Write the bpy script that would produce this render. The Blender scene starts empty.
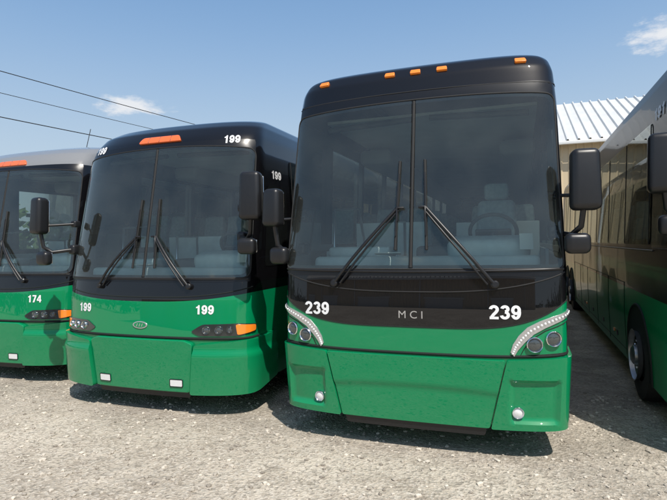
import bpy, bmesh, math, random
import numpy as np
from mathutils import Vector, Matrix
random.seed(7); np.random.seed(7)
scene = bpy.context.scene
COL = scene.collection
R = math.radians

# ------------------------------------------------------------------ materials
def newmat(name):
    m = bpy.data.materials.new(name); m.use_nodes = True
    nt = m.node_tree
    return m, nt, nt.nodes, nt.links, nt.nodes['Principled BSDF']

def simple(name, col, rough=0.5, metal=0.0, coat=0.0, noise=0.0, nscale=20, bump=0.0, emit=None):
    m, nt, N, L, b = newmat(name)
    b.inputs['Base Color'].default_value = (*col, 1)
    b.inputs['Roughness'].default_value = rough
    b.inputs['Metallic'].default_value = metal
    b.inputs['Coat Weight'].default_value = coat
    b.inputs['Coat Roughness'].default_value = 0.06
    if noise > 0 or bump > 0:
        tc = N.new('ShaderNodeTexCoord'); nz = N.new('ShaderNodeTexNoise')
        nz.inputs['Scale'].default_value = nscale; nz.inputs['Detail'].default_value = 6
        L.new(tc.outputs['Object'], nz.inputs['Vector'])
        if noise > 0:
            mx = N.new('ShaderNodeMix'); mx.data_type = 'RGBA'
            mx.inputs['A'].default_value = (*[c*(1-noise) for c in col], 1)
            mx.inputs['B'].default_value = (*[min(1, c*(1+noise)) for c in col], 1)
            L.new(nz.outputs['Fac'], mx.inputs['Factor']); L.new(mx.outputs['Result'], b.inputs['Base Color'])
        if bump > 0:
            bp = N.new('ShaderNodeBump'); bp.inputs['Strength'].default_value = bump
            bp.inputs['Distance'].default_value = 0.01
            L.new(nz.outputs['Fac'], bp.inputs['Height']); L.new(bp.outputs['Normal'], b.inputs['Normal'])
    return m

GREEN = (0.0, 0.212, 0.078)
BLACK = (0.004, 0.004, 0.005)
DUST = (0.30, 0.27, 0.22)

def M(N, L, op, a, b=None, c=None):
    n = N.new('ShaderNodeMath'); n.operation = op
    for i, v in enumerate((a, b, c)):
        if v is None: continue
        if isinstance(v, (int, float)): n.inputs[i].default_value = v
        else: L.new(v, n.inputs[i])
    return n.outputs[0]

def mixc(N, L, f, a, b):
    mx = N.new('ShaderNodeMix'); mx.data_type = 'RGBA'
    for key, v in (('Factor', f), ('A', a), ('B', b)):
        if isinstance(v, tuple): mx.inputs[key].default_value = (*v, 1) if len(v) == 3 else v
        elif isinstance(v, (int, float)): mx.inputs[key].default_value = v
        else: L.new(v, mx.inputs[key])
    return mx.outputs['Result']

def livery(name, z0, k, top=None, ztop=3.1, green=GREEN, pw_=2.5, coat=1.0):
    m, nt, N, L, b = newmat(name)
    tc = N.new('ShaderNodeTexCoord'); sx = N.new('ShaderNodeSeparateXYZ')
    L.new(tc.outputs['Object'], sx.inputs[0])
    ax = M(N, L, 'ABSOLUTE', sx.outputs['X'])
    pw = M(N, L, 'POWER', M(N, L, 'DIVIDE', ax, 1.29), pw_)
    lim = M(N, L, 'MULTIPLY_ADD', pw, k, z0)
    isg = M(N, L, 'LESS_THAN', sx.outputs['Z'], lim)
    col = mixc(N, L, isg, BLACK, green)
    if top:
        ist = M(N, L, 'GREATER_THAN', sx.outputs['Z'], ztop)
        col = mixc(N, L, ist, col, top)
    nz = N.new('ShaderNodeTexNoise'); nz.inputs['Scale'].default_value = 2.3; nz.inputs['Detail'].default_value = 9
    nz.inputs['Roughness'].default_value = 0.7
    L.new(tc.outputs['Object'], nz.inputs['Vector'])
    # dust heavier toward the bottom of the bodywork
    low = N.new('ShaderNodeMapRange'); low.inputs['From Min'].default_value = 0.75; low.inputs['From Max'].default_value = 0.2
    low.inputs['To Min'].default_value = 0.003; low.inputs['To Max'].default_value = 0.045
    L.new(sx.outputs['Z'], low.inputs['Value'])
    d = M(N, L, 'MULTIPLY', M(N, L, 'MULTIPLY', nz.outputs['Fac'], 1.6), low.outputs[0])
    col = mixc(N, L, d, col, DUST)
    L.new(col, b.inputs['Base Color'])
    b.inputs['Roughness'].default_value = 0.35
    b.inputs['Specular IOR Level'].default_value = 0.05
    b.inputs['Coat Weight'].default_value = coat
    b.inputs['Coat IOR'].default_value = 1.5
    cr = M(N, L, 'MULTIPLY_ADD', nz.outputs['Fac'], 0.04, -0.010)
    L.new(cr, b.inputs['Coat Roughness'])
    n2 = N.new('ShaderNodeTexNoise'); n2.inputs['Scale'].default_value = 1.6; n2.inputs['Detail'].default_value = 1
    L.new(tc.outputs['Object'], n2.inputs['Vector'])
    bp = N.new('ShaderNodeBump'); bp.inputs['Strength'].default_value = 0.06; bp.inputs['Distance'].default_value = 0.02
    L.new(n2.outputs['Fac'], bp.inputs['Height'])
    L.new(bp.outputs['Normal'], b.inputs['Normal']); L.new(bp.outputs['Normal'], b.inputs['Coat Normal'])
    return m

def glassmat(name, tint=(0.80, 0.94, 0.90), dust=0.04, gain=1.6):
    m, nt, N, L, b = newmat(name)
    out = N['Material Output']; N.remove(b)
    tr = N.new('ShaderNodeBsdfTransparent'); tr.inputs[0].default_value = (*tint, 1)
    gl = N.new('ShaderNodeBsdfGlossy'); gl.inputs['Roughness'].default_value = 0.008
    gl.inputs['Color'].default_value = (0.95, 1, 0.98, 1)
    fr = N.new('ShaderNodeFresnel'); fr.inputs['IOR'].default_value = 1.5
    f = M(N, L, 'MULTIPLY', fr.outputs[0], gain)
    f = M(N, L, 'MINIMUM', f, 1.0)
    mx = N.new('ShaderNodeMixShader'); L.new(f, mx.inputs[0]); L.new(tr.outputs[0], mx.inputs[1]); L.new(gl.outputs[0], mx.inputs[2])
    df = N.new('ShaderNodeBsdfDiffuse'); df.inputs[0].default_value = (0.45, 0.49, 0.46, 1)
    tc = N.new('ShaderNodeTexCoord'); nz = N.new('ShaderNodeTexNoise'); nz.inputs['Scale'].default_value = 2.5; nz.inputs['Detail'].default_value = 8
    L.new(tc.outputs['Object'], nz.inputs['Vector'])
    dd = M(N, L, 'MULTIPLY', nz.outputs['Fac'], dust*2)
    mx2 = N.new('ShaderNodeMixShader'); L.new(dd, mx2.inputs[0]); L.new(mx.outputs[0], mx2.inputs[1]); L.new(df.outputs[0], mx2.inputs[2])
    L.new(mx2.outputs[0], out.inputs[0])
    return m

MAT = dict(
    glass=glassmat('windshield_glass'),
    sideglass=glassmat('tinted_window_glass', (0.42, 0.44, 0.42), 0.002, 0.85),
    black=simple('gloss_black', BLACK, 0.25, coat=0.3),
    frit=simple('frit_black', (0.005, 0.005, 0.006), 0.3),
    rubber=simple('rubber', (0.012, 0.012, 0.012), 0.7, noise=0.3),
    plastic=simple('black_plastic', (0.010, 0.010, 0.011), 0.38, noise=0.25, nscale=30),
    seam=simple('seam_shadow_gap', (0.004, 0.008, 0.006), 0.8),
    white=simple('white_vinyl', (0.8, 0.8, 0.8), 0.4),
    silver=simple('brushed_silver', (0.65, 0.65, 0.65), 0.3, metal=0.85),
    led=simple('clear_lens', (0.75, 0.75, 0.74), 0.2, coat=1),
    chrome=simple('chrome', (0.8, 0.8, 0.8), 0.12, metal=1),
    lens=simple('lamp_lens', (0.07, 0.08, 0.08), 0.08, metal=0.3, coat=1),
    lensdark=simple('lamp_dark', (0.02, 0.024, 0.024), 0.1, coat=1),
    orange=simple('amber_lens', (0.95, 0.25, 0.02), 0.2, coat=1),
    redorange=simple('amber_red_lens', (0.85, 0.15, 0.03), 0.25, coat=1),
    sidewin=simple('tinted_side_glass', (0.008, 0.009, 0.009), 0.03, coat=0.3),
    tyre=simple('tyre', (0.022, 0.021, 0.02), 0.85, noise=0.3, nscale=40, bump=0.3),
    rim=simple('aluminium_rim', (0.45, 0.45, 0.46), 0.35, metal=0.9, noise=0.2),
    dash=simple('dash_grey', (0.62, 0.67, 0.65), 0.6, noise=0.2, nscale=8),
    dashd=simple('dash_dark', (0.07, 0.075, 0.075), 0.6),
    rack=simple('rack_grey', (0.20, 0.22, 0.22), 0.6),
    seat=simple('seat_fabric', (0.26, 0.33, 0.34), 0.9, noise=0.3),
    paper=simple('paper', (0.75, 0.75, 0.7), 0.8),
    inner=simple('interior_trim', (0.64, 0.68, 0.66), 0.8, noise=0.12, nscale=3),
    floor=simple('interior_floor', (0.2, 0.2, 0.2), 0.8),
    wire=simple('cable', (0.01, 0.01, 0.01), 0.6),
    wood=simple('pole_wood', (0.12, 0.08, 0.05), 0.9, noise=0.3),
)

# ------------------------------------------------------------------ helpers
def addobj(name, me, mat=None, parent=None, smooth=True, ang=35):
    ob = bpy.data.objects.new(name, me); COL.objects.link(ob)
    if mat: me.materials.append(mat)
    if smooth and len(me.polygons):
        me.polygons.foreach_set('use_smooth', [True]*len(me.polygons))
        try: me.set_sharp_from_angle(angle=R(ang))
        except Exception: pass
    if parent: ob.parent = parent
    return ob

def empty(name, loc=(0, 0, 0), rz=0):
    e = bpy.data.objects.new(name, None); COL.objects.link(e); e.location = loc; e.rotation_euler = (0, 0, rz)
    e.empty_display_size = 0.3
    return e

def box(name, size, loc, mat, parent, bev=0.0, rot=(0, 0, 0), taper=1.0, seg=3):
    bm = bmesh.new(); bmesh.ops.create_cube(bm, size=1)
    for v in bm.verts:
        t = taper if v.co.z > 0 else 1
        v.co = Vector((v.co.x*size[0]*t, v.co.y*size[1]*t, v.co.z*size[2]))
    if bev: bmesh.ops.bevel(bm, geom=bm.edges[:], offset=bev, segments=seg, affect='EDGES', profile=0.5)
    me = bpy.data.meshes.new(name); bm.to_mesh(me); bm.free()
    ob = addobj(name, me, mat, parent); ob.location = loc; ob.rotation_euler = rot
    return ob

def tube(name, pts, r, mat, parent, cyclic=False, flat=None):
    cu = bpy.data.curves.new(name, 'CURVE'); cu.dimensions = '3D'
    sp = cu.splines.new('POLY'); sp.points.add(len(pts)-1)
    for p, q in zip(sp.points, pts): p.co = (*q, 1)
    sp.use_cyclic_u = cyclic
    cu.bevel_depth = r; cu.bevel_resolution = 3; cu.use_fill_caps = True
    ob = bpy.data.objects.new(name, cu); COL.objects.link(ob); cu.materials.append(mat)
    sp.use_smooth = True
    if parent: ob.parent = parent
    return ob

def lathe(name, prof, n, mat, parent, loc, axis='X', rot=None):
    vs, fs = [], []
    for i in range(n):
        a = 2*math.pi*i/n
        for r, x in prof: vs.append((x, r*math.cos(a), r*math.sin(a)))
    k = len(prof)
    for i in range(n):
        j = (i+1) % n
        for q in range(k-1): fs.append((i*k+q, i*k+q+1, j*k+q+1, j*k+q))
    me = bpy.data.meshes.new(name); me.from_pydata(vs, [], fs); me.update()
    ob = addobj(name, me, mat, parent, ang=40); ob.location = loc
    if rot: ob.rotation_euler = rot
    return ob

def rpoly(pts, r, seg=6):
    out = []; n = len(pts)
    for i in range(n):
        p = Vector(pts[i][:2]); a = Vector(pts[i-1][:2]); b = Vector(pts[(i+1) % n][:2])
        rr = pts[i][2] if len(pts[i]) > 2 else r
        la, lb = (a-p).length, (b-p).length
        rr = min(rr, la*0.48, lb*0.48)
        if rr < 1e-4: out.append((p.x, p.y)); continue
        s = p+(a-p).normalized()*rr; e = p+(b-p).normalized()*rr
        for t in range(seg+1):
            t /= seg
            q = s*(1-t)**2+p*2*t*(1-t)+e*t*t
            out.append((q.x, q.y))
    return out

# bold grotesque digits: (kind, data); 'p' polygon, 's' stroke centre line
def earc(cx, cy, rx, ry, a0, a1, n=22):
    return [(cx+rx*math.cos(R(a0+(a1-a0)*i/n)), cy+ry*math.sin(R(a0+(a1-a0)*i/n))) for i in range(n+1)]
DIG = {
    '1': [('p', [(.25, 0), (.45, 0), (.45, 1), (.31, 1), (.25, .87), (.08, .80), (.08, .66), (.25, .70)])],
    '7': [('p', [(.03, 1), (.57, 1), (.57, .85), (.31, 0), (.09, 0), (.36, .82), (.03, .82)])],
    '4': [('p', [(.33, 0), (.51, 0), (.51, 1), (.33, 1)]),
          ('p', [(0, .21), (.60, .21), (.60, .37), (.19, .37), (.37, .76), (.37, 1), (.33, 1), (0, .38)])],
    '2': [('s', earc(.29, .70, .20, .205, 175, -28)+[(.40, .49), (.27, .34), (.15, .15)]),
          ('p', [(.03, 0), (.57, 0), (.57, .18), (.03, .18)])],
    '3': [('s', earc(.29, .735, .175, .17, 170, -90)), ('s', earc(.285, .305, .20, .21, 90, -172))],
    '9': [('s', earc(.285, .665, .19, .24, 0, 360, 30)), ('s', earc(.275, .48, .205, .385, 28, -155))],
}

# ------------------------------------------------------------------ bus body
class Bus:
    def __init__(s, name, loc, T, mat, rz=0):
        s.T = T; s.e = empty(name, loc, rz); s.mat = mat
        zz = np.linspace(-0.2, 4.2, 881)
        def sm(tab):
            v = np.interp(zz, [t[0] for t in tab], [t[1] for t in tab])
            k = np.hanning(15); k /= k.sum()
            return np.convolve(np.pad(v, 7, mode='edge'), k, mode='valid')
        s.zz = zz; s.wv = sm(T['w']); s.sv = sm(T['s'])
        W = s.W = 1.295; n = T['n']; s.b = T['b']; s.c = T['c']
        t = np.linspace(0, 1, 4000)
        x = W*(1-(1-t)**3)
        y = s.b*(x/W)**2+s.c*(1-np.clip(1-(x/W)**n, 0, 1)**(1/n))
        d = np.hypot(np.diff(x), np.diff(y)); s.cu = np.concatenate([[0], np.cumsum(d)])
        s.cx, s.cy = x, y; s.Uc = s.cu[-1]
    def w(s, z): return float(np.interp(z, s.zz, s.wv))
    def st(s, z): return float(np.interp(z, s.zz, s.sv))
    def xu(s, x): return math.copysign(float(np.interp(abs(x), s.cx, s.cu)), x)
    def raw(s, u, z):
        au = abs(u); w = s.w(z)/s.W
        if au <= s.Uc:
            x = float(np.interp(au, s.cu, s.cx)); y = float(np.interp(au, s.cu, s.cy))
        else: x = s.W; y = s.b+s.c+(au-s.Uc)
        return Vector((math.copysign(x*w, u), y+s.st(z), z))
    def nrm(s, u, z):
        e = 0.006
        a = s.raw(u+e, z)-s.raw(u-e, z); b = s.raw(u, z+e)-s.raw(u, z-e)
        return a.cross(b).normalized()
    def P(s, u, z, off=0.0):
        p = s.raw(u, z)
        return p+s.nrm(u, z)*off if off else p
    def side(s, y, z, sg, off=0.0): return Vector((sg*(s.w(z)+off), y, z))

    def body(s):
        T = s.T; L = T['L']; z1, z2, Uo = T['open']; wa, wb, ya, yb_ = T['win']
        us = set(np.round(np.linspace(-s.Uc, s.Uc, 61), 5)); us = {u for u in us if abs(abs(u)-Uo) > 0.012}
        us |= {Uo, -Uo}; us = sorted(us)
        keep = {z1, z2, wa, wb}
        zs = set(np.round(np.arange(T['z0'], T['zt']-0.001, 0.04), 5)); zs = {z for z in zs if min(abs(z-q) for q in keep) > 0.01}
        zs |= keep | {T['zt']}
        zs |= {z for z in np.round(np.arange(T['zt']-0.3, T['zt'], 0.01), 5) if min(abs(z-q) for q in keep) > 0.004}; zs = sorted(zs)
        vs = []; m = None
        ns = 12
        for z in zs:
            ring = [s.raw(u, z) for u in us]
            w = s.w(z); y0 = ring[-1].y; yb = L-s.st(z)*0.5
            ysd = [y0+(ya-y0)*t for t in (0.33, 0.66)]+[ya, ya+0.8, 3.5, 5.0, 6.5, 8.0, 9.5, 11.0, yb_, yb_+0.3*(yb-yb_)]
            if y0 > ya-0.02: ysd = [y0+(yb-y0)*(q+1)/14 for q in range(ns)]
            for y in ysd: ring.append(Vector((w, y, z)))
            for q in range(0, 9):
                a = q/8*math.pi/2; ring.append(Vector((w-0.2+0.2*math.cos(a), yb-0.05+0.2*math.sin(a), z)))
            for q in range(8, -1, -1):
                a = q/8*math.pi/2; ring.append(Vector((-(w-0.2+0.2*math.cos(a)), yb-0.05+0.2*math.sin(a), z)))
            for y in reversed(ysd): ring.append(Vector((-w, y, z)))
            m = len(ring); vs += ring
        fs = []
        nu = len(us)
        for k in range(len(zs)-1):
            zc = (zs[k]+zs[k+1])/2
            for i in range(m):
                j = (i+1) % m
                if i < nu-1 and z1 < zc < z2 and -Uo < (us[i]+us[i+1])/2 < Uo: continue
                if i >= nu and wa < zc < wb:
                    ym = (vs[k*m+i].y+vs[k*m+j].y)/2
                    if ya < ym < yb_ and abs(vs[k*m+i].x) > 0.9*s.w(zc): continue
                fs.append((k*m+i, k*m+j, (k+1)*m+j, (k+1)*m+i))
        fs.append(tuple(range(m-1, -1, -1)))
        kk = (len(zs)-1)*m
        fs.append(tuple(kk+i for i in range(m)))
        me = bpy.data.meshes.new('bodywork'); me.from_pydata([tuple(v) for v in vs], [], fs); me.update()
        return addobj('bodywork', me, s.mat, s.e, ang=50)

    def panel(s, name, poly, mat, off=0.004, thick=0.0, step=0.06, bev=0.0, sg=None, fn=None):
        area = sum(poly[i-1][0]*poly[i][1]-poly[i][0]*poly[i-1][1] for i in range(len(poly)))
        if area < 0: poly = poly[::-1]
        bm = bmesh.new()
        bm.faces.new([bm.verts.new((p[0], 0, p[1])) for p in poly])
        us = [p[0] for p in poly]; zs = [p[1] for p in poly]
        for lo, hi, no in ((min(us), max(us), (1, 0, 0)), (min(zs), max(zs), (0, 0, 1))):
            n = int((hi-lo)/step)
            for k in range(1, n+1):
                c = lo+(hi-lo)*k/(n+1)
                bmesh.ops.bisect_plane(bm, geom=bm.verts[:]+bm.edges[:]+bm.faces[:], dist=1e-6,
                                       plane_co=(c, 0, 0) if no[0] else (0, 0, c), plane_no=no)
        tag = set()
        if thick:
            be = [e for e in bm.edges if len(e.link_faces) == 1]
            ret = bmesh.ops.extrude_edge_only(bm, edges=be)
            tag = {g for g in ret['geom'] if isinstance(g, bmesh.types.BMVert)}
        for v in bm.verts:
            o = off-thick if v in tag else off
            u, z = v.co.x, v.co.z
            if fn and v not in tag: o += fn(u, z)
            v.co = s.P(u, z, o) if sg is None else s.side(u, z, sg, o)
        if thick: bmesh.ops.recalc_face_normals(bm, faces=bm.faces[:])
        elif sg == -1: bmesh.ops.reverse_faces(bm, faces=bm.faces[:])
        me = bpy.data.meshes.new(name); bm.to_mesh(me); bm.free()
        ob = addobj(name, me, mat, s.e, ang=40)
        if bev:
            md = ob.modifiers.new('bevel', 'BEVEL'); md.width = bev; md.segments = 3; md.limit_method = 'ANGLE'; md.angle_limit = R(50)
        return ob

    def ringpanel(s, name, inner, c, rect, mat, off):
        u1, u2, z1, z2 = rect; rows = []
        for (u, z) in inner:
            du, dz = u-c[0], z-c[1]
            t = 1e9
            if du > 1e-6: t = min(t, (u2-c[0])/du)
            if du < -1e-6: t = min(t, (u1-c[0])/du)
            if dz > 1e-6: t = min(t, (z2-c[1])/dz)
            if dz < -1e-6: t = min(t, (z1-c[1])/dz)
            t = max(t, 1.0)
            rows.append([(c[0]+du*(1+(t-1)*q/3), c[1]+dz*(1+(t-1)*q/3)) for q in range(4)])
        vs = [tuple(s.P(u, z, off)) for r in rows for (u, z) in r]; n = len(rows); fs = []
        for i in range(n):
            j = (i+1) % n
            for q in range(3): fs.append((i*4+q, j*4+q, j*4+q+1, i*4+q+1))
        me = bpy.data.meshes.new(name); me.from_pydata(vs, [], fs); me.update()
        return addobj(name, me, mat, s.e)

    def line(s, name, pts, r, mat, off=0.0, sg=None, cyclic=False, dens=0.05):
        out = []
        seq = pts+[pts[0]] if cyclic else pts
        for a, b in zip(seq[:-1], seq[1:]):
            n = max(1, int(math.hypot(b[0]-a[0], b[1]-a[1])/dens))
            for k in range(n): out.append((a[0]+(b[0]-a[0])*k/n, a[1]+(b[1]-a[1])*k/n))
        if not cyclic: out.append(seq[-1])
        P3 = [s.P(u, z, off) if sg is None else s.side(u, z, sg, off) for u, z in out]
        return tube(name, P3, r, mat, s.e, cyclic)

    def number(s, name, txt, u, z, H, mat, sg=None, xs=1.15, off=0.005, bold=0.098):
        adv = 0.655; tot = adv*len(txt)-0.06
        def mp(gx, gy, i):
            a = (gx+adv*i-tot/2)*H*xs
            return (u+(a*sg if sg else a), z+(gy-0.5)*H)
        def P3(p, o): return s.P(p[0], p[1], o) if sg is None else s.side(p[0], p[1], sg, o)
        for i, ch in enumerate(txt):
            for lay, (kind, data) in enumerate(DIG[ch]):
                o = off+0.0008*lay
                if kind == 'p': s.panel(name, [mp(x, y, i) for x, y in data], mat, off=o, step=0.03, sg=sg)
                else:
                    vs = []; n = len(data)
                    for k in range(n):
                        a = Vector(data[max(0, k-1)]); b = Vector(data[min(n-1, k+1)])
                        if (Vector(data[0])-Vector(data[-1])).length < 1e-4 and k in (0, n-1): a = Vector(data[-2]); b = Vector(data[1])
                        t = (b-a).normalized(); nn = Vector((-t.y, t.x))
                        for q in (1, 0, -1):
                            p = Vector(data[k])+nn*bold*q; vs.append(tuple(P3(mp(p.x, p.y, i), o)))
                    fs = []
                    for k in range(n-1):
                        for q in (0, 1): fs.append((3*k+q, 3*k+q+1, 3*k+q+4, 3*k+q+3))
                    me = bpy.data.meshes.new(name); me.from_pydata(vs, [], fs); me.update()
                    addobj(name, me, mat, s.e, smooth=False)

    def text(s, name, txt, u, z, size, mat, bold=0.006, xs=1.12, off=0.006):
        cu = bpy.data.curves.new(name, 'FONT'); cu.body = txt; cu.size = size
        cu.align_x = 'CENTER'; cu.align_y = 'CENTER'; cu.offset = bold*size/0.15; cu.resolution_u = 6
        ob = bpy.data.objects.new('tmp', cu); COL.objects.link(ob)
        bpy.context.view_layer.update()
        dg = bpy.context.evaluated_depsgraph_get()
        me = bpy.data.meshes.new_from_object(ob.evaluated_get(dg))
        bpy.data.objects.remove(ob)
        for v in me.vertices: v.co = s.P(u+v.co.x*xs, z+v.co.y, off)
        me.name = name
        me.materials.clear()
        return addobj(name, me, mat, s.e, smooth=False)

    def orient(s, ob, u, z, off):
        n = s.nrm(u, z); ob.location = s.P(u, z, off)
        ob.rotation_euler = n.to_track_quat('X', 'Z').to_euler()

    def roundlamp(s, name, u, z, r, mat, off=0.01):
        a = lathe(name+'_bezel', [(r*1.22, -0.02), (r*1.22, 0.008), (r*1.12, 0.014), (r*1.0, 0.008), (r*0.96, -0.004)], 28, MAT['chrome'], s.e, (0, 0, 0))
        s.orient(a, u, z, off)
        b = lathe(name+'_lens', [(r*0.98, -0.002), (r*0.8, 0.004), (r*0.45, 0.009), (0.0, 0.011)], 28, mat, s.e, (0, 0, 0))
        s.orient(b, u, z, off)

def windshield(B, zb, ztc, ztk, um, r=0.09, topr=0.12):
    # zb bottom, ztc top at centre, ztk drop towards corners, um half width in u
    pts = [(-um, zb, r), (um, zb, r)]
    n = 14
    for k in range(n+1):
        u = um-2*um*k/n
        zt = ztc-ztk*abs(u/um)**2.2
        pts.append((u, zt, topr if k in (0, n) else 0.0))
    inner0 = rpoly(pts, 0.0, 8)
    # resample densely
    dense = []
    for i in range(len(inner0)):
        a = inner0[i]; b = inner0[(i+1) % len(inner0)]
        k = max(1, int(math.hypot(b[0]-a[0], b[1]-a[1])/0.035))
        for q in range(k): dense.append((a[0]+(b[0]-a[0])*q/k, a[1]+(b[1]-a[1])*q/k))
    z1, z2, Uo = B.T['open']
    B.ringpanel('windshield_frit', dense, (0, (zb+ztc)/2), (-Uo-0.03, Uo+0.03, z1-0.03, z2+0.03), MAT['frit'], 0.004)
    # panes
    for sg, nm in ((-1, 'windshield_pane_right'), (1, 'windshield_pane_left')):
        pl = []
        g = 0.02
        ex = 0.03
        pl.append((sg*g, zb-ex)); pl.append((sg*(um+ex), zb-ex, r))
        for k in range(8):
            u = (um+ex)*(1-k/8)
            pl.append((sg*u, ztc+ex-ztk*abs(u/um)**2.2, topr if k == 0 else 0.0))
        pl.append((sg*g, ztc+ex))
        B.panel(nm, rpoly(pl, 0.0, 6), MAT['glass'], off=0.009, step=0.05)
    B.line('windshield_divider', [(0, zb-0.02), (0, ztc+0.02)], 0.016, MAT['rubber'], 0.004)
    ol = []
    for i in range(len(dense)):
        du, dz = dense[i][0], dense[i][1]-(zb+ztc)/2
        ol.append((du*(1+0.035/um), (zb+ztc)/2+dz*(1+0.035/((ztc-zb)/2))))
    B.line('windshield_gasket', ol, 0.008, MAT['rubber'], 0.008, cyclic=True)

def wipers(B, pv, pz, ax, az, b0, b1):
    for sg in (-1, 1):
        p0 = B.xu(sg*pv); p1 = B.xu(sg*ax)
        n = B.nrm
        def Q(t, off, dx=0): return B.P(p0+(p1-p0)*t+dx, pz+(az-pz)*t, off)
        tube('wiper_arm', [Q(t/10, 0.035+0.04*math.sin(math.pi*t/10)) for t in range(11)], 0.015, MAT['plastic'], B.e)
        tube('wiper_arm_link', [Q(t/10, 0.03+0.035*math.sin(math.pi*t/10), sg*(-0.06*(1-0.5*t/10))) for t in range(11)], 0.009, MAT['plastic'], B.e)
        pvob = lathe('wiper_pivot', [(0.0, 0.03), (0.022, 0.03), (0.034, 0.018), (0.034, -0.02)], 16, MAT['plastic'], B.e, (0, 0, 0))
        B.orient(pvob, p0, pz, 0.02)
        tube('wiper_head', [B.P(p1-sg*0.06, az, 0.035), B.P(p1, az, 0.05), B.P(p1+0.0, az-0.12, 0.035)], 0.012, MAT['plastic'], B.e)
        tilt = -sg*0.006
        tube('wiper_blade', [B.P(p1+tilt*(t/8-0.5)*4, b0+(b1-b0)*t/8, 0.022) for t in range(9)], 0.013, MAT['rubber'], B.e)
        tube('wiper_spine', [B.P(p1+tilt*(t/8-0.5)*2.8, b0+(b1-b0)*(0.15+0.7*t/8), 0.04) for t in range(9)], 0.008, MAT['plastic'], B.e)

def mirrors(B, x, y, z, hh=0.5, ww=0.235, zlo=-0.42, both=(-1, 1)):
    for sg in both:
        h = box('mirror_housing', (ww, 0.17, hh), (sg*x, y, z), MAT['plastic'], B.e, bev=0.05, rot=(R(-3), 0, sg*R(8)), taper=0.92, seg=5)
        box('mirror_glass', (ww*0.84, 0.012, hh*0.86), (sg*x, y+0.088, z-0.005), MAT['chrome'], B.e, bev=0.005, rot=(R(-3), 0, sg*R(8)), taper=0.92)
        # arm
        tube('mirror_arm', [(sg*1.19, y+0.24, z-0.42), (sg*(x-0.1), y+0.08, z-0.45), (sg*(x-0.03), y+0.02, z-0.38), (sg*(x-0.01), y+0.0, z-hh*0.42)], 0.024, MAT['plastic'], B.e)
        tube('mirror_arm_brace', [(sg*1.17, y+0.26, z-0.10), (sg*(x-0.06), y+0.05, z-0.12)], 0.016, MAT['plastic'], B.e)
        box('spot_mirror_housing', (0.20, 0.12, 0.17), (sg*(x-0.06), y+0.0, z+zlo-0.10), MAT['plastic'], B.e, bev=0.05, rot=(0, 0, sg*R(8)), seg=5)
        box('spot_mirror_glass', (0.16, 0.012, 0.13), (sg*(x-0.06), y+0.06, z+zlo-0.10), MAT['chrome'], B.e, bev=0.004, rot=(0, 0, sg*R(8)))
        box('mirror_bracket', (0.10, 0.14, 0.12), (sg*1.2, y+0.28, z-0.42), MAT['plastic'], B.e, bev=0.03)
        box('mirror_bracket_foot', (0.08, 0.10, 0.08), (sg*1.19, y+0.29, z-0.10), MAT['plastic'], B.e, bev=0.02)

def wheel(B, y, sg):
    x = sg*1.27
    prof = [(0.30, -0.26), (0.44, -0.27), (0.50, -0.24), (0.515, -0.18), (0.515, -0.06), (0.50, -0.015), (0.44, 0.0), (0.35, -0.005), (0.30, -0.02)]
    rot = (0, 0, math.pi) if sg < 0 else (0, 0, 0)
    lathe('tyre', prof, 48, MAT['tyre'], B.e, (x+sg*0.02, y, 0.515), rot=rot)
    lathe('rim', [(0.30, -0.015), (0.285, -0.02), (0.27, -0.07), (0.20, -0.10), (0.12, -0.09), (0.11, -0.02), (0.08, 0.0), (0.0, 0.0)], 40, MAT['rim'], B.e, (x+sg*0.09, y, 0.515), rot=rot)
    for k in range(10):
        a = k*math.pi/5
        lathe('wheel_nut', [(0.0, 0.02), (0.014, 0.018), (0.018, 0.0), (0.018, -0.03)], 8, MAT['chrome'], B.e, (x+sg*0.015, y+0.165*math.cos(a), 0.515+0.165*math.sin(a)), rot=rot)

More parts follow.
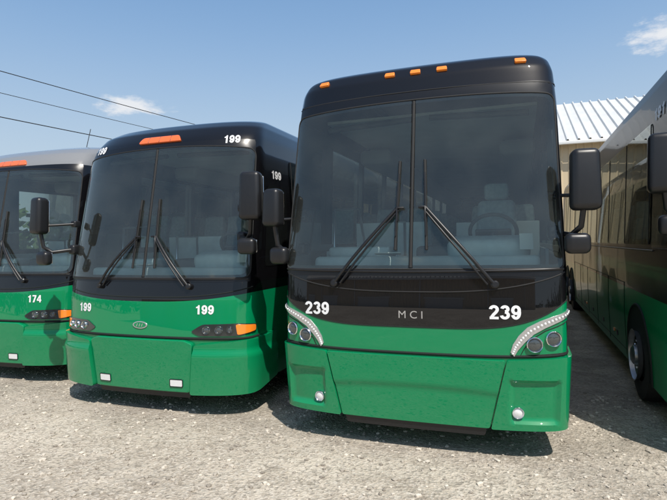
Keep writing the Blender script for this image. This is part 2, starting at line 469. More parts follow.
def sides(B, sides=(-1, 1)):
    L = B.T['L']; wa, wb, ya, yb = B.T['win']
    for sg in sides:
        B.panel('side_glass_band', rpoly([(ya-0.06, wa-0.06), (yb+0.06, wa-0.06), (yb+0.06, wb+0.05), (ya-0.06, wb+0.05)], 0.10), MAT['sideglass'], off=0.006, step=0.25, sg=sg)
        for k in range(0, 9):
            y = ya+k*1.34
            if y < yb+0.1:
                B.panel('window_pillar', [(y-0.05, wa), (y+0.05, wa), (y+0.05, wb), (y-0.05, wb)], MAT['black'], off=-0.004, thick=0.05, step=0.2, sg=sg)
                B.line('window_joint', [(y, wa-0.05), (y, wb+0.04)], 0.006, MAT['rubber'], 0.006, sg=sg, dens=0.1)
        y0 = 1.25
        B.line('belt_moulding', [(y0-0.1, wa-0.12), (L-0.2, wa-0.12)], 0.010, MAT['plastic'], 0.002, sg=sg, dens=0.3)
        B.line('door_top_seam', [(2.7, 1.30), (L-4.3, 1.30)], 0.004, MAT['seam'], 0.001, sg=sg, dens=0.3)
        B.line('skirt_seam', [(2.7, 0.42), (L-4.3, 0.42)], 0.004, MAT['seam'], 0.001, sg=sg, dens=0.3)
        for y in np.arange(2.75, L-4.2, 1.32):
            B.line('bay_door_seam', [(y, 0.36), (y, 1.3)], 0.004, MAT['seam'], 0.001, sg=sg, dens=0.1)
            B.panel('bay_door_latch', rpoly([(y+0.6, 0.50), (y+0.72, 0.50), (y+0.72, 0.57), (y+0.6, 0.57)], 0.015), MAT['plastic'], off=0.006, thick=0.006, step=0.2, sg=sg)
        for yw in (1.95, L-3.45, L-2.2):
            arc = [(yw-0.62, 0.30)]+[(yw-0.62*math.cos(a), 0.52+0.58*math.sin(a)) for a in np.linspace(0, math.pi, 20)]+[(yw+0.62, 0.30)]
            B.panel('wheel_arch', arc, MAT['seam'], off=0.004, step=0.2, sg=sg)
            B.line('arch_lip', arc, 0.014, MAT['rubber'], 0.004, sg=sg, dens=0.08)
            wheel(B, yw, sg)
        # marker lamps
        for y in (3.6, 7.0):
            B.panel('side_marker', rpoly([(y, 0.52), (y+0.12, 0.52), (y+0.12, 0.56), (y, 0.56)], 0.01), MAT['orange'], off=0.012, thick=0.012, step=0.1, sg=sg)
    # dark chassis box, added to block light beneath the body
    box('underfloor_light_block', (2.2, L-1.6, 0.25), (0, L/2, 0.34), MAT['seam'], B.e)

def interior(B, zd, zc=3.22):
    e = B.e
    fl = 1.15
    box('cabin_floor', (2.35, 11.2, 0.04), (0, 6.3, fl), MAT['floor'], e)
    box('headliner', (2.20, 11.2, 0.03), (0, 6.55, zc), MAT['inner'], e)
    for sg in (-1, 1):
        box('cabin_lining', (0.03, 11.0, 0.62), (sg*1.18, 6.6, 1.47), MAT['inner'], e)
        box('parcel_rack', (0.42, 9.2, 0.20), (sg*0.90, 6.8, 3.02), MAT['rack'], e, bev=0.06)
    # dashboard
    box('dashboard', (2.20, 0.42, 0.16), (0, 0.66, zd-0.06), MAT['dash'], e, bev=0.05, rot=(R(-6), 0, 0))
    box('dash_front', (2.2, 0.10, 0.5), (0, 0.86, zd-0.38), MAT['dashd'], e, bev=0.03)
    box('instrument_binnacle', (0.80, 0.34, 0.22), (0.62, 0.90, zd+0.10), MAT['dash'], e, bev=0.08, rot=(R(12), 0, 0))
    box('dash_centre_console', (0.35, 0.3, 0.16), (0.08, 0.92, zd+0.05), MAT['dashd'], e, bev=0.05)
    box('guide_shelf', (0.70, 0.36, 0.12), (-0.72, 0.98, zd+0.07), MAT['dash'], e, bev=0.04)
    box('paper_sheet', (0.26, 0.2, 0.01), (-0.35, 0.62, zd+0.06), MAT['paper'], e, rot=(R(-6), 0, R(12)))
    box('paper_notice', (0.12, 0.01, 0.16), (0.98, 0.66, zd+0.16), MAT['paper'], e, rot=(R(-20), 0, R(5)))
    # steering wheel
    bpy.ops.mesh.primitive_torus_add(major_radius=0.235, minor_radius=0.02, major_segments=40, minor_segments=8)
    st = bpy.context.object; st.name = 'steering_wheel'; st.parent = e; st.location = (0.66, 1.12, zd+0.26); st.rotation_euler = (R(-50), 0, 0)
    st.data.materials.append(MAT['dashd'])
    box('steering_hub', (0.36, 0.10, 0.04), (0.66, 1.12, zd+0.25), MAT['dashd'], e, bev=0.015, rot=(R(-50), 0, 0))
    tube('steering_column', [(0.66, 1.12, zd+0.24), (0.66, 0.9, zd-0.1)], 0.04, MAT['dashd'], e)
    # driver seat
    box('driver_seat_back', (0.50, 0.14, 0.72), (0.66, 1.95, zd+0.30), MAT['seat'], e, bev=0.06, rot=(R(-8), 0, 0), taper=0.85)
    box('driver_seat_cushion', (0.52, 0.5, 0.14), (0.66, 1.7, zd-0.05), MAT['seat'], e, bev=0.05)
    box('driver_headrest', (0.28, 0.10, 0.2), (0.66, 2.02, zd+0.76), MAT['seat'], e, bev=0.045)
    box('driver_partition', (1.0, 0.03, 0.62), (0.65, 2.3, zd+0.1), MAT['inner'], e, bev=0.01)
    tube('entry_handrail', [(-1.05, 0.95, zd+0.0), (-1.05, 1.0, zd+0.55), (-0.98, 1.7, zd+0.6), (-0.9, 1.75, zd+0.05)], 0.018, MAT['silver'], e)
    tube('aisle_handrail', [(-0.42, 1.3, zd-0.1), (-0.42, 1.32, zd+0.42), (-0.42, 1.8, zd+0.42), (-0.42, 1.8, zd-0.1)], 0.018, MAT['silver'], e)
    box('front_partition', (0.95, 0.03, 0.70), (-0.66, 2.1, zd+0.08), MAT['dash'], e, bev=0.01)
    for r in range(9):
        y = 2.85+r*0.88
        for sx in (-0.92, -0.47, 0.47, 0.92):
            box('seat_back', (0.42, 0.12, 0.78), (sx, y+0.2, 1.98), MAT['seat'], e, bev=0.05, rot=(R(-8), 0, 0), taper=0.88, seg=2)
            box('seat_cushion', (0.42, 0.42, 0.14), (sx, y-0.02, 1.62), MAT['seat'], e, bev=0.04, seg=2)
    # sun visor / blind rolls
    tube('sun_blind', [(-1.02, 0.78, zd+1.40), (-0.08, 0.70, zd+1.42)], 0.03, MAT['dashd'], e)
    tube('sun_blind_driver', [(1.02, 0.78, zd+1.40), (0.08, 0.70, zd+1.42)], 0.03, MAT['dashd'], e)

# ---------------------------------------------------------------- bus types
TN = dict(L=13.7, n=4.6, b=0.045, c=0.26, z0=0.30, zt=3.66, open=(1.60, 3.26, 1.25), win=(1.86, 3.02, 1.35, 12.4),
          w=[(0.2, 1.26), (0.9, 1.293), (1.64, 1.295), (3.1, 1.25), (3.4, 1.225), (3.52, 1.19), (3.60, 1.11), (3.64, 0.98), (3.66, 0.75)],
          s=[(0.2, 0.03), (0.9, 0.0), (1.3, 0.0), (1.64, 0.035), (3.26, 0.33), (3.45, 0.385), (3.56, 0.46), (3.62, 0.58), (3.66, 0.95)])
TO = dict(L=13.7, n=3.6, b=0.07, c=0.34, z0=0.30, zt=3.56, open=(1.50, 3.07, 1.28), win=(1.86, 2.90, 1.50, 12.4),
          w=[(0.2, 1.25), (0.85, 1.29), (1.5, 1.295), (2.9, 1.24), (3.15, 1.20), (3.3, 1.14), (3.42, 1.04), (3.50, 0.9), (3.56, 0.65)],
          s=[(0.2, 0.06), (0.85, 0.03), (1.27, 0.06), (1.53, 0.11), (3.03, 0.42), (3.15, 0.47), (3.28, 0.58), (3.38, 0.76), (3.48, 1.15), (3.56, 1.9)])

def new_coach(name, loc, number, rz=0, z0=1.115, mz=2.36, sidenum=False, coat=1.0):
    B = Bus(name, loc, TN, livery('coach_livery_'+number, z0, 0.25, pw_=4.5, coat=coat), rz)
    B.body(); Uc = B.Uc
    windshield(B, 1.665, 3.175, 0.045, B.xu(1.235)+0.0, r=0.06, topr=0.11)
    B.line('roof_cap_seam', [(u, 3.30-0.03*abs(u/1.3)**2) for u in np.linspace(-1.4, 1.4, 40)], 0.005, MAT['rubber'], 0.001)
    # dark lower cowl moulding
    arc = [(u, 1.61+0.02*abs(u/1.3)**2) for u in np.linspace(-1.28, 1.28, 30)]
    B.line('cowl_moulding', arc, 0.013, MAT['plastic'], 0.006)
    arc = [(u, 1.43+0.17*abs(u/1.3)**3.0) for u in np.linspace(-1.30, 1.30, 40)]
    B.line('cowl_seam', arc, 0.006, MAT['rubber'], 0.002)
    arc = [(u, z0+0.003+0.25*abs(B.raw(u, 1.2).x/1.29)**4.5) for u in np.linspace(-1.36, 1.36, 50)]
    B.line('livery_edge_seam', arc, 0.005, MAT['seam'], 0.001)
    wipers(B, 0.72, 1.50, 0.13, 2.18, 1.80, 2.62)
    mirrors(B, 1.43, 0.12, mz, hh=0.50, ww=0.235, both=(1,))
    if sidenum: mirrors(B, 1.43, 0.12, mz, hh=0.50, ww=0.235, both=(-1,))
    else: mirrors(B, 1.40, 0.14, 2.24, hh=0.38, ww=0.20, both=(-1,), zlo=-0.38)
    # bumper
    g = B.mat
    zb, zt = 0.27, 0.865
    cen = rpoly([(-0.68, zb), (0.68, zb), (0.80, zt), (-0.80, zt)], 0.02, 3)
    B.panel('bumper_centre', cen, g, off=0.035, thick=0.05, step=0.025, bev=0.014,
            fn=lambda u, z: -0.016*max(0, min(1, (0.62-0.03*(u/0.7)**2-z)/0.04)))
    for sg in (-1, 1):
        E = Uc+0.30
        pl = rpoly([(sg*0.69, zb), (sg*(Uc-0.12), zb+0.01, 0.05), (sg*E, zb+0.10, 0.03), (sg*E, zt+0.04, 0.03), (sg*1.25, zt+0.03, 0.05), (sg*0.812, zt)], 0.02, 4)
        def pocket(u, z, sg=sg):
            a = abs(u)
            d = min((a-0.84+0.06*(z-0.5))/0.025, (1.24-a)/0.025, (z-0.335)/0.025, (0.70-z)/0.025)
            return -0.034*max(0, min(1, d))
        B.panel('bumper_corner', pl, g, off=0.035, thick=0.05, step=0.02, bev=0.014, fn=pocket)
        B.roundlamp('fog_lamp', sg*0.91, 0.42, 0.042, MAT['led'], off=0.014)
        # headlamps
        B.roundlamp('headlamp_low', sg*B.xu(1.03), 1.00, 0.054, MAT['lens'], off=0.014)
        B.roundlamp('headlamp_high', sg*B.xu(1.175), 1.05, 0.054, MAT['lens'], off=0.014)
        pts = [(0.855, 0.915), (0.88, 0.975), (0.93, 1.045), (1.0, 1.115), (1.10, 1.17), (1.2, 1.21), (1.30, 1.245), (1.38, 1.275)]
        wd = [0.020, 0.027, 0.032, 0.033, 0.031, 0.028, 0.022, 0.012]
        up = [(sg*p[0]-sg*w*0.75, p[1]+w*0.9) for p, w in zip(pts, wd)]; dn = [(sg*p[0]+sg*w*0.75, p[1]-w*0.9) for p, w in zip(pts, wd)]
        B.panel('led_strip_base', up+dn[::-1], MAT['silver'], off=0.012, thick=0.014, step=0.08, bev=0.003)
        for k in range(24):
            t = 0.15+k/23*(len(pts)-1.4); i = min(int(t), len(pts)-2); f = t-i
            u = sg*(pts[i][0]*(1-f)+pts[i+1][0]*f); z = pts[i][1]*(1-f)+pts[i+1][1]*f
            ld = lathe('led', [(0.011, 0.0), (0.009, 0.006), (0.0, 0.009)], 10, MAT['led'], B.e, (0, 0, 0)); B.orient(ld, u, z, 0.013)
        hs = [(sg*0.92, 0.905), (sg*0.95, 0.965), (sg*1.02, 1.05), (sg*1.12, 1.115), (sg*1.33, 1.19), (sg*1.36, 1.05), (sg*1.33, 0.93)]
        B.line('headlamp_surround_seam', hs, 0.004, MAT['seam'], 0.001, cyclic=True)
    B.line('bumper_upper_gap', [(u, 0.885+0.03*abs(u/1.3)**3) for u in np.linspace(-1.45, 1.45, 50)], 0.014, MAT['seam'], -0.004)
    B.panel('lower_valance', rpoly([(-0.64, 0.20), (0.64, 0.20), (0.66, 0.29), (-0.66, 0.29)], 0.02), MAT['plastic'], off=0.0, thick=0.04, step=0.1)
    # roof markers
    for x in (-1.02, -0.27, 0, 0.27, 1.02):
        u = B.xu(x)
        B.panel('clearance_lamp', rpoly([(u-0.055, 3.475), (u+0.055, 3.475), (u+0.05, 3.515), (u-0.05, 3.515)], 0.012), MAT['orange'], off=0.022, thick=0.03, step=0.1, bev=0.005)
    # numbers and lettering
    B.number('fleet_number', number, B.xu(-0.905), 1.262, 0.118, MAT['white'])
    B.number('fleet_number_b', number, B.xu(0.80), 1.268, 0.118, MAT['white'])
    B.text('maker_lettering', 'M C I', 0.0, 1.225, 0.095, MAT['silver'], bold=0.0, xs=1.05)
    if sidenum:
        for sg in (-1, 1): B.number('side_number', number, 1.02, 3.12, 0.12, MAT['white'], sg=sg, off=0.008, xs=1.8)
    for sg in (-1, 1):
        B.panel('driver_side_window', rpoly([(0.50, 1.75), (1.22, 1.75), (1.22, 2.78), (0.66, 2.78)], 0.07), MAT['sidewin'], off=0.004, step=0.2, sg=sg)
    sides(B)
    interior(B, 1.70)
    return B

def old_coach(name, loc, number, top=None, rz=0, mside=(-1, 1)):
    B = Bus(name, loc, TO, livery('coach_livery_'+number, 1.25, 0.10, top=top, ztop=3.09), rz)
    B.body(); Uc = B.Uc; g = B.mat
    windshield(B, 1.545, 3.01, 0.06, B.xu(1.235), r=0.10, topr=0.16)
    arc = [(u, 1.50+0.0*abs(u)) for u in np.linspace(-1.28, 1.28, 30)]
    B.line('cowl_moulding', arc, 0.010, MAT['plastic'], 0.004)
    B.line('cowl_seam', [(u, 1.30+0.10*abs(u/1.3)**3) for u in np.linspace(-1.35, 1.35, 40)], 0.006, MAT['seam'], 0.001)
    wipers(B, 0.62, 1.42, 0.14, 1.98, 1.62, 2.42)
    mirrors(B, 1.46, 0.02, 2.27, hh=0.45, ww=0.19, both=(-1,))
    if 1 in mside: mirrors(B, 1.46, 0.02, 2.38, hh=0.50, ww=0.24, both=(1,))
    # bumper
    zb, zt = 0.26, 0.84
    cen = rpoly([(-0.66, zb), (0.66, zb), (0.70, zt-0.04), (0.60, zt), (-0.60, zt), (-0.70, zt-0.04)], 0.03, 3)
    B.panel('bumper_centre', cen, g, off=0.05, thick=0.07, step=0.05, bev=0.02)
    for sg in (-1, 1):
        E = Uc+0.34
        pl = rpoly([(sg*0.68, zb-0.01), (sg*(Uc-0.15), zb, 0.06), (sg*E, zb+0.08, 0.03), (sg*E, zt+0.02, 0.03), (sg*1.2, zt+0.0, 0.04), (sg*0.72, zt-0.05)], 0.03, 4)
        def bul(u, z):
            return 0.03*max(0, min(1, (0.74-z)/0.05))
        B.panel('bumper_corner', pl, g, off=0.055, thick=0.075, step=0.03, bev=0.02, fn=bul)
        # small rectangular lamps
        u = sg*0.50
        B.panel('driving_lamp', rpoly([(u-0.075, 0.33), (u+0.075, 0.33), (u+0.075, 0.40), (u-0.075, 0.40)], 0.012), MAT['led'], off=0.058, thick=0.01, step=0.1)
        B.line('driving_lamp_bezel', rpoly([(u-0.08, 0.325), (u+0.08, 0.325), (u+0.08, 0.405), (u-0.08, 0.405)], 0.012), 0.005, MAT['plastic'], 0.056, cyclic=True)
        # headlamp pod
        pod = rpoly([(sg*0.66, 0.93), (sg*0.76, 0.885), (sg*1.20, 0.885), (sg*1.43, 0.92), (sg*1.43, 1.00), (sg*1.2, 1.02), (sg*0.80, 1.01)], 0.035, 4)
        B.panel('headlamp_pod', pod, MAT['lensdark'], off=0.010, thick=0.012, step=0.05, bev=0.004)
        am = rpoly([(sg*1.19, 0.897), (sg*1.22, 0.897), (sg*1.41, 0.93), (sg*1.41, 0.992), (sg*1.22, 1.008), (sg*1.17, 1.008)], 0.02, 3)
        B.panel('turn_signal', am, MAT['orange'], off=0.018, thick=0.01, step=0.05, bev=0.003)
        B.roundlamp('headlamp_inner', sg*0.85, 0.948, 0.036, MAT['lens'], off=0.016)
        B.roundlamp('headlamp_outer', sg*0.99, 0.95, 0.036, MAT['lens'], off=0.016)
        B.roundlamp('headlamp_side', sg*1.11, 0.952, 0.030, MAT['lens'], off=0.016)
    B.line('bumper_upper_gap', [(u, 0.855) for u in np.linspace(-1.5, 1.5, 50)], 0.016, MAT['seam'], -0.002)
    B.panel('lower_valance', rpoly([(-0.64, 0.19), (0.64, 0.19), (0.66, 0.28), (-0.66, 0.28)], 0.02), MAT['plastic'], off=0.0, thick=0.04, step=0.1)
    # oval badge
    ov = [(0.10*math.cos(a), 0.985+0.042*math.sin(a)) for a in np.linspace(0, 2*math.pi, 28, endpoint=False)]
    B.panel('oval_badge', ov, MAT['silver'], off=0.010, thick=0.01, step=0.2, bev=0.003)
    ov = [(0.082*math.cos(a), 0.985+0.030*math.sin(a)) for a in np.linspace(0, 2*math.pi, 28, endpoint=False)]
    B.panel('oval_badge_field', ov, g, off=0.013, step=0.2)
    for dx in (-0.035, 0.0, 0.035): B.line('oval_badge_mark', [(dx-0.006, 0.968), (dx+0.006, 1.002)], 0.005, MAT['silver'], 0.014)
    # roof marker bar
    B.panel('marker_lamp_bar', rpoly([(-0.33, 3.115), (0.33, 3.115), (0.28, 3.19), (-0.28, 3.19)], 0.03), MAT['redorange'], off=0.024, thick=0.03, step=0.06, bev=0.008)
    for x in (-0.17, 0, 0.17): B.line('marker_rib', [(x, 3.12), (x, 3.18)], 0.004, MAT['plastic'], 0.024)
    wh = MAT['white']
    B.number('fleet_number', number, -0.86, 1.16, 0.10, wh)
    B.number('fleet_number_b', number, 0.82, 1.17, 0.10, wh)
    if top is None:
        B.number('roof_number', number, -1.03, 3.10, 0.095, wh, off=0.007)
        B.number('roof_number_b', number, 1.02, 3.10, 0.095, wh, off=0.007)
    for sg in (-1, 1): B.number('side_number', number, 1.05, 2.72, 0.10, wh, sg=sg, off=0.008, xs=1.4)
    sides(B)
    for sg in (-1, 1):
        B.panel('driver_side_window', rpoly([(0.62, 1.62), (1.30, 1.62), (1.30, 2.58), (0.80, 2.58)], 0.07), MAT['sidewin'], off=0.004, step=0.2, sg=sg)
    interior(B, 1.58, 3.14)
    return B

new_coach('coach_bus', (-0.93, 4.60, 0), '239')
old_coach('coach_bus', (-4.08, 4.80, 0), '199')
b3 = old_coach('coach_bus', (-7.22, 5.36, 0), '174', top=(0.22, 0.225, 0.23), mside=(-1,))
tube('roof_antenna', [(0.3, 1.6, 3.5), (0.3, 1.72, 3.9)], 0.006, MAT['plastic'], b3.e)
new_coach('coach_bus', (2.56, 4.95, 0), '191', z0=1.0, mz=2.5, sidenum=True, coat=0.28)

# ---------------------------------------------------------------- ground
m, nt, N, L, b = newmat('gravel_ground')
tc = N.new('ShaderNodeTexCoord')
def noise(sc, det=6, rough=0.6):
    n = N.new('ShaderNodeTexNoise'); n.inputs['Scale'].default_value = sc; n.inputs['Detail'].default_value = det
    n.inputs['Roughness'].default_value = rough; L.new(tc.outputs['Object'], n.inputs['Vector']); return n.outputs['Fac']
def ramp(f, a, b_):
    r = N.new('ShaderNodeMapRange'); r.inputs['From Min'].default_value = a; r.inputs['From Max'].default_value = b_
    L.new(f, r.inputs['Value']); return r.outputs[0]
c1 = mixc(N, L, ramp(noise(0.9, 5), 0.40, 0.60), (0.44, 0.38, 0.305), (0.59, 0.52, 0.425))
c1 = mixc(N, L, M(N, L, 'MULTIPLY', ramp(noise(2.2, 9, 0.78), 0.50, 0.66), 0.75), c1, (0.31, 0.262, 0.205))
c1 = mixc(N, L, M(N, L, 'MULTIPLY', ramp(noise(14.0, 8, 0.8), 0.50, 0.70), 0.8), c1, (0.66, 0.60, 0.51))
vo = N.new('ShaderNodeTexVoronoi'); vo.inputs['Scale'].default_value = 44; L.new(tc.outputs['Object'], vo.inputs['Vector'])
vs_ = N.new('ShaderNodeSeparateColor'); L.new(vo.outputs['Color'], vs_.inputs[0])
c1 = mixc(N, L, M(N, L, 'MULTIPLY', ramp(vs_.outputs[0], 0.55, 1.0), 0.5), c1, (0.68, 0.63, 0.55))
c1 = mixc(N, L, M(N, L, 'MULTIPLY', ramp(vs_.outputs[1], 0.55, 1.0), 0.6), c1, (0.19, 0.165, 0.135))
# damp dark patches, increasing from the bus fronts backward
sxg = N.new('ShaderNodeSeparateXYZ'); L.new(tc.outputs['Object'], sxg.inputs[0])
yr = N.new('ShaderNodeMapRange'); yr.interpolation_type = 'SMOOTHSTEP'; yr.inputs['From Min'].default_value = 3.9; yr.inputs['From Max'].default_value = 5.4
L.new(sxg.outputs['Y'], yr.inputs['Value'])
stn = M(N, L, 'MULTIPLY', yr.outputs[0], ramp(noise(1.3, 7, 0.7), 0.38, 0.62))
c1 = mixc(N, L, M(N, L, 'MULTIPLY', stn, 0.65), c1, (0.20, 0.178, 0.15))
L.new(c1, b.inputs['Base Color']); b.inputs['Roughness'].default_value = 0.95; b.inputs['Specular IOR Level'].default_value = 0.2
hb = M(N, L, 'ADD', M(N, L, 'MULTIPLY', vo.outputs['Distance'], 0.6), M(N, L, 'MULTIPLY', noise(30, 8, 0.7), 1.0))
hb = M(N, L, 'ADD', hb, M(N, L, 'MULTIPLY', noise(4, 4, 0.6), 3.0))
bp = N.new('ShaderNodeBump'); bp.inputs['Strength'].default_value = 0.8; bp.inputs['Distance'].default_value = 0.026
L.new(hb, bp.inputs['Height']); L.new(bp.outputs['Normal'], b.inputs['Normal'])
me = bpy.data.meshes.new('ground'); S = 500
me.from_pydata([(-S, -S, 0), (S, -S, 0), (S, S, 0), (-S, S, 0)], [], [(0, 1, 2, 3)])
addobj('ground', me, m, smooth=False)

# loose stones
ico = bmesh.new(); bmesh.ops.create_icosphere(ico, subdivisions=1, radius=1)
iv = np.array([v.co[:] for v in ico.verts]); ifc = np.array([[v.index for v in f.verts] for f in ico.faces]); ico.free()
n = 17000
cx = np.random.uniform(-8.5, 3.0, n); cy = np.random.uniform(1.8, 7.0, n)
sz = 0.004+0.019*np.random.rand(n)**4.5
V = []; F = []
for i in range(n):
    sc = sz[i]*np.array([random.uniform(0.8, 1.5), random.uniform(0.8, 1.4), random.uniform(0.45, 0.8)])
    p = iv*(1+0.35*(np.random.rand(12, 1)-0.5))*sc
    a = random.random()*6.28; ca, sa = math.cos(a), math.sin(a)
    p = np.stack([p[:, 0]*ca-p[:, 1]*sa, p[:, 0]*sa+p[:, 1]*ca, p[:, 2]], 1)+np.array([cx[i], cy[i], sz[i]*0.25])
    V.append(p); F.append(ifc+12*i)
me = bpy.data.meshes.new('gravel_stones'); me.from_pydata(np.concatenate(V).tolist(), [], np.concatenate(F).tolist())
ms, nt, N, L, b = newmat('stone')
g_ = N.new('ShaderNodeNewGeometry')
L.new(mixc(N, L, g_.outputs['Random Per Island'], (0.22, 0.19, 0.155), (0.62, 0.56, 0.47)), b.inputs['Base Color']); b.inputs['Roughness'].default_value = 0.9
addobj('gravel_stones', me, ms, smooth=False)

# ---------------------------------------------------------------- metal buildings
def ribbed(name, p0, ud, length, vd, height, nd, mat, parent, pitch=0.30, depth=0.03):
    p0, ud, vd, nd = Vector(p0), Vector(ud).normalized(), Vector(vd).normalized(), Vector(nd).normalized()
    prof = []; t = 0
    while t < length:
        for a, d in ((0, 0), (0.70, 0), (0.78, 1), (0.92, 1)):
            if t+a*pitch <= length: prof.append((t+a*pitch, d*depth))
        t += pitch
    prof.append((length, 0))
    vs = []
    for a, d in prof:
        q = p0+ud*a+nd*d; vs += [tuple(q), tuple(q+vd*height)]
    fs = [(2*i, 2*i+2, 2*i+3, 2*i+1) for i in range(len(prof)-1)]
    me = bpy.data.meshes.new(name); me.from_pydata(vs, [], fs); me.update()
    return addobj(name, me, mat, parent, smooth=False)

tan = simple('tan_metal_siding', (0.62, 0.50, 0.33), 0.5, noise=0.12, nscale=0.7)
whiteroof = simple('white_metal_roof', (0.58, 0.59, 0.58), 0.45, noise=0.18, nscale=0.9)
trim = simple('white_trim', (0.75, 0.75, 0.73), 0.5)
door = simple('roller_door', (0.60, 0.60, 0.58), 0.5, noise=0.1)
def metal_building(x0, x1, yf, depth, eave, ridge, face=-1):
    e = empty('metal_building', (0, 0, 0))
    yb = yf-face*depth; ym = (yf+yb)/2
    L_ = x1-x0
    ribbed('wall_front', (x0, yf, 0), (1, 0, 0), L_, (0, 0, 1), eave, (0, face, 0), tan, e)
    ribbed('wall_back', (x0, yb, 0), (1, 0, 0), L_, (0, 0, 1), eave, (0, -face, 0), tan, e)
    sl = math.hypot(depth/2+0.4, (ridge-eave)*(1+0.8/depth)); dz = (ridge-eave)/(depth/2)
    for yy, sg in ((yf, face), (yb, -face)):
        y_e = yy+sg*0.4; z_e = eave-0.4*dz+0.06
        ribbed('roof_slope', (x0-0.3, y_e, z_e), (1, 0, 0), L_+0.6, (0, -sg, dz), sl, (0, sg*dz, 1), whiteroof, e, pitch=0.42, depth=0.09)
        box('eave_gutter', (L_+0.6, 0.12, 0.14), (x0+L_/2, y_e+sg*0.07, z_e-0.06), trim, e, bev=0.02)
    for xx in (x0, x1):
        me = bpy.data.meshes.new('gable'); me.from_pydata([(xx, yf, 0), (xx, yb, 0), (xx, yb, eave), (xx, ym, ridge), (xx, yf, eave)], [], [(0, 1, 2, 3, 4)])
        addobj('gable_wall', me, tan, e, smooth=False)
        box('corner_trim', (0.16, 0.16, eave), (xx, yf+face*0.05, eave/2), trim, e)
    for k in range(int(L_/7)):
        xd = x0+3.5+k*7
        if face < 0 and 1.0 < xd < 6: continue
        box('roller_door', (3.6, 0.08, 4.0), (xd, yf+face*0.05, 2.0), door, e)
        box('door_frame', (3.9, 0.06, 0.15), (xd, yf+face*0.09, 4.1), trim, e)
    for xd in np.arange(x0+1.2, x1, 7):
        tube('downspout', [(xd, yf+face*0.12, 0.1), (xd, yf+face*0.12, eave-0.1)], 0.06, trim, e)
    return e
metal_building(-7.0, 14.0, 24.0, 14.0, 6.0, 9.1)
metal_building(-28.0, 12.0, -24.0, 14.0, 5.5, 7.6, face=1)

# ---------------------------------------------------------------- tree line
lm, nt, N, L, b = newmat('leaves')
g_ = N.new('ShaderNodeNewGeometry')
L.new(mixc(N, L, g_.outputs['Random Per Island'], (0.025, 0.055, 0.012), (0.075, 0.13, 0.03)), b.inputs['Base Color']); b.inputs['Roughness'].default_value = 0.7
V = []; F = []; k = 0
for i in range(420):
    a = random.random()*2*math.pi; rr = random.uniform(75, 95)
    c = Vector((rr*math.cos(a), rr*math.sin(a), 0)); hgt = random.uniform(5, 8.5); wd = random.uniform(2.5, 4.5)
    for j in range(60):
        d = Vector((random.gauss(0, 1), random.gauss(0, 1), random.gauss(0, 1))).normalized()*random.uniform(0.5, 1)
        p = c+Vector((d.x*wd, d.y*wd, hgt*0.5+d.z*hgt*0.5)); q = random.uniform(0.4, 0.9)
        t1 = Vector((random.gauss(0, 1), random.gauss(0, 1), random.gauss(0, 1))).normalized(); t2 = t1.orthogonal().normalized()
        V += [tuple(p-t1*q), tuple(p+t2*q*0.7), tuple(p+t1*q), tuple(p-t2*q*0.7)]; F.append((k, k+1, k+2, k+3)); k += 4
me = bpy.data.meshes.new('tree_line'); me.from_pydata(V, [], F); addobj('tree_line', me, lm, smooth=False)

# ---------------------------------------------------------------- power lines
pe = empty('utility_pole', (-22, 10, 0)); pf = empty('utility_pole', (-16, 40, 0))
for p in (pe, pf):
    lathe('pole_shaft', [(0.16, 0), (0.11, 10.2), (0.0, 10.2)], 14, MAT['wood'], p, (0, 0, 0), rot=(0, -math.pi/2, 0))
    box('cross_arm', (2.0, 0.1, 0.12), (0, 0, 9.3), MAT['wood'], p, bev=0.01)
we = empty('power_lines')
for (a, bz, sag, r) in ((9.6, 9.1, 0.10, 0.018), (8.65, 8.3, 0.12, 0.013), (7.6, 7.3, 0.10, 0.02)):
    pts = []
    A = Vector((-22, 10, a)); Bv = Vector((-16, 40, bz))
    for t in range(25):
        t /= 24; q = A.lerp(Bv, t); q.z -= 4*sag*t*(1-t); pts.append(tuple(q))
    tube('cable', pts, r, MAT['wire'], we)

# ---------------------------------------------------------------- light and sky
EL = R(57); SAZ = R(139)   # azimuth clockwise from +Y
sv = Vector((math.sin(SAZ)*math.cos(EL), math.cos(SAZ)*math.cos(EL), math.sin(EL)))
sl = bpy.data.lights.new('sun', 'SUN'); sl.energy = 5.0; sl.angle = R(0.53); sl.color = (1.0, 0.95, 0.87)
so = bpy.data.objects.new('sun', sl); COL.objects.link(so); so.rotation_euler = sv.to_track_quat('Z', 'Y').to_euler(); so.location = (10, -10, 30)
wd = bpy.data.worlds.new('World'); scene.world = wd; wd.use_nodes = True
N = wd.node_tree.nodes; L = wd.node_tree.links
bg = N['Background']; bg.inputs['Strength'].default_value = 0.12
sky = N.new('ShaderNodeTexSky'); sky.sky_type = 'NISHITA'; sky.sun_disc = False
sky.sun_elevation = EL; sky.sun_rotation = SAZ; sky.altitude = 100; sky.air_density = 1.3; sky.dust_density = 1.5; sky.ozone_density = 2.0
tc = N.new('ShaderNodeTexCoord')
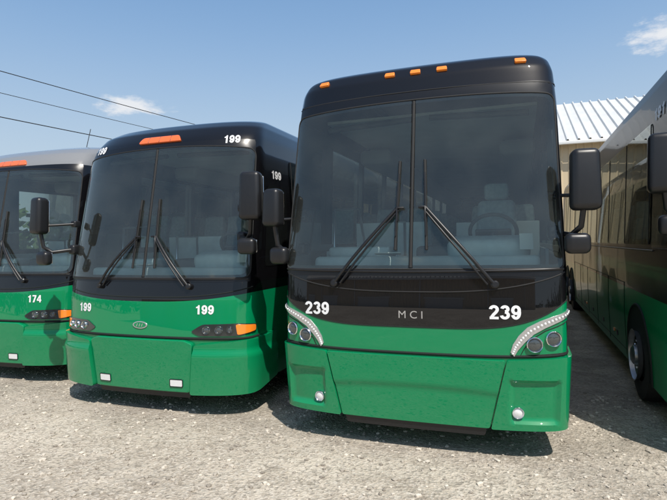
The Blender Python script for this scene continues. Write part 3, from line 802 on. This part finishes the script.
# thin summer haze: paler toward the horizon
hz = N.new('ShaderNodeSeparateXYZ'); L.new(tc.outputs['Generated'], hz.inputs[0])
hf = N.new('ShaderNodeMapRange'); hf.interpolation_type = 'SMOOTHERSTEP'; hf.inputs['From Min'].default_value = -0.05; hf.inputs['From Max'].default_value = 0.95
hf.inputs['To Min'].default_value = 0.95; hf.inputs['To Max'].default_value = 0.10
L.new(hz.outputs['Z'], hf.inputs['Value'])
hg = N.new('ShaderNodeMapRange'); hg.interpolation_type = 'SMOOTHSTEP'; hg.inputs['From Min'].default_value = 0.04; hg.inputs['From Max'].default_value = 0.52
L.new(hz.outputs['Z'], hg.inputs['Value'])
hcol = mixc(N, L, hg.outputs[0], (4.5, 5.5, 6.4), (1.75, 3.6, 6.5))
col = mixc(N, L, hf.outputs[0], sky.outputs[0], hcol)
def cloud(az, el, sx, sz, thr, seed, amt):
    global col
    az, el = R(az), R(el)
    c = Vector((math.sin(az)*math.cos(el), math.cos(az)*math.cos(el), math.sin(el)))
    sub = N.new('ShaderNodeVectorMath'); sub.operation = 'SUBTRACT'; L.new(tc.outputs['Generated'], sub.inputs[0]); sub.inputs[1].default_value = c
    rx = N.new('ShaderNodeVectorMath'); rx.operation = 'DOT_PRODUCT'; L.new(sub.outputs[0], rx.inputs[0]); rx.inputs[1].default_value = (math.cos(az)/sx, -math.sin(az)/sx, 0)
    sx3 = N.new('ShaderNodeSeparateXYZ'); L.new(sub.outputs[0], sx3.inputs[0])
    zz = M(N, L, 'DIVIDE', sx3.outputs['Z'], sz)
    d = M(N, L, 'SQRT', M(N, L, 'ADD', M(N, L, 'POWER', M(N, L, 'ABSOLUTE', rx.outputs['Value']), 2.0), M(N, L, 'POWER', M(N, L, 'ABSOLUTE', zz), 2.0)))
    mp = N.new('ShaderNodeMapping'); mp.inputs['Scale'].default_value = (14, 14, 34); mp.inputs['Location'].default_value = (seed, 0, 0)
    L.new(tc.outputs['Generated'], mp.inputs[0])
    nz = N.new('ShaderNodeTexNoise'); nz.inputs['Scale'].default_value = 1.6; nz.inputs['Detail'].default_value = 8; nz.inputs['Roughness'].default_value = 0.62
    L.new(mp.outputs[0], nz.inputs['Vector'])
    f = M(N, L, 'SUBTRACT', M(N, L, 'ADD', nz.outputs['Fac'], 0.32), M(N, L, 'MULTIPLY', d, 0.42))
    r = N.new('ShaderNodeMapRange'); r.interpolation_type = 'SMOOTHSTEP'; r.inputs['From Min'].default_value = thr; r.inputs['From Max'].default_value = thr+0.34
    r.inputs['To Max'].default_value = amt
    L.new(f, r.inputs['Value'])
    front = M(N, L, 'LESS_THAN', d, 3.0)
    col = mixc(N, L, M(N, L, 'MULTIPLY', r.outputs[0], front), col, (7.2, 7.3, 7.5))
cloud(-40.3, 14.0, 0.066, 0.020, 0.42, 1.3, 0.9)
cloud(12.6, 18.0, 0.06, 0.026, 0.42, 4.1, 0.9)
L.new(col, bg.inputs['Color'])

# ---------------------------------------------------------------- camera
cam = bpy.data.cameras.new('camera'); co = bpy.data.objects.new('camera', cam); COL.objects.link(co)
cam.sensor_width = 36; cam.lens = 523/667*36; cam.clip_end = 2000
co.matrix_world = Matrix.Translation((0, 0, 1.88)) @ Matrix.Rotation(R(19.7), 4, 'Z') @ Matrix.Rotation(R(90-0.8), 4, 'X') @ Matrix.Rotation(R(-1.0), 4, 'Z')
scene.camera = co
scene.view_settings.view_transform = 'Standard'; scene.view_settings.look = 'None'; scene.view_settings.exposure = 0
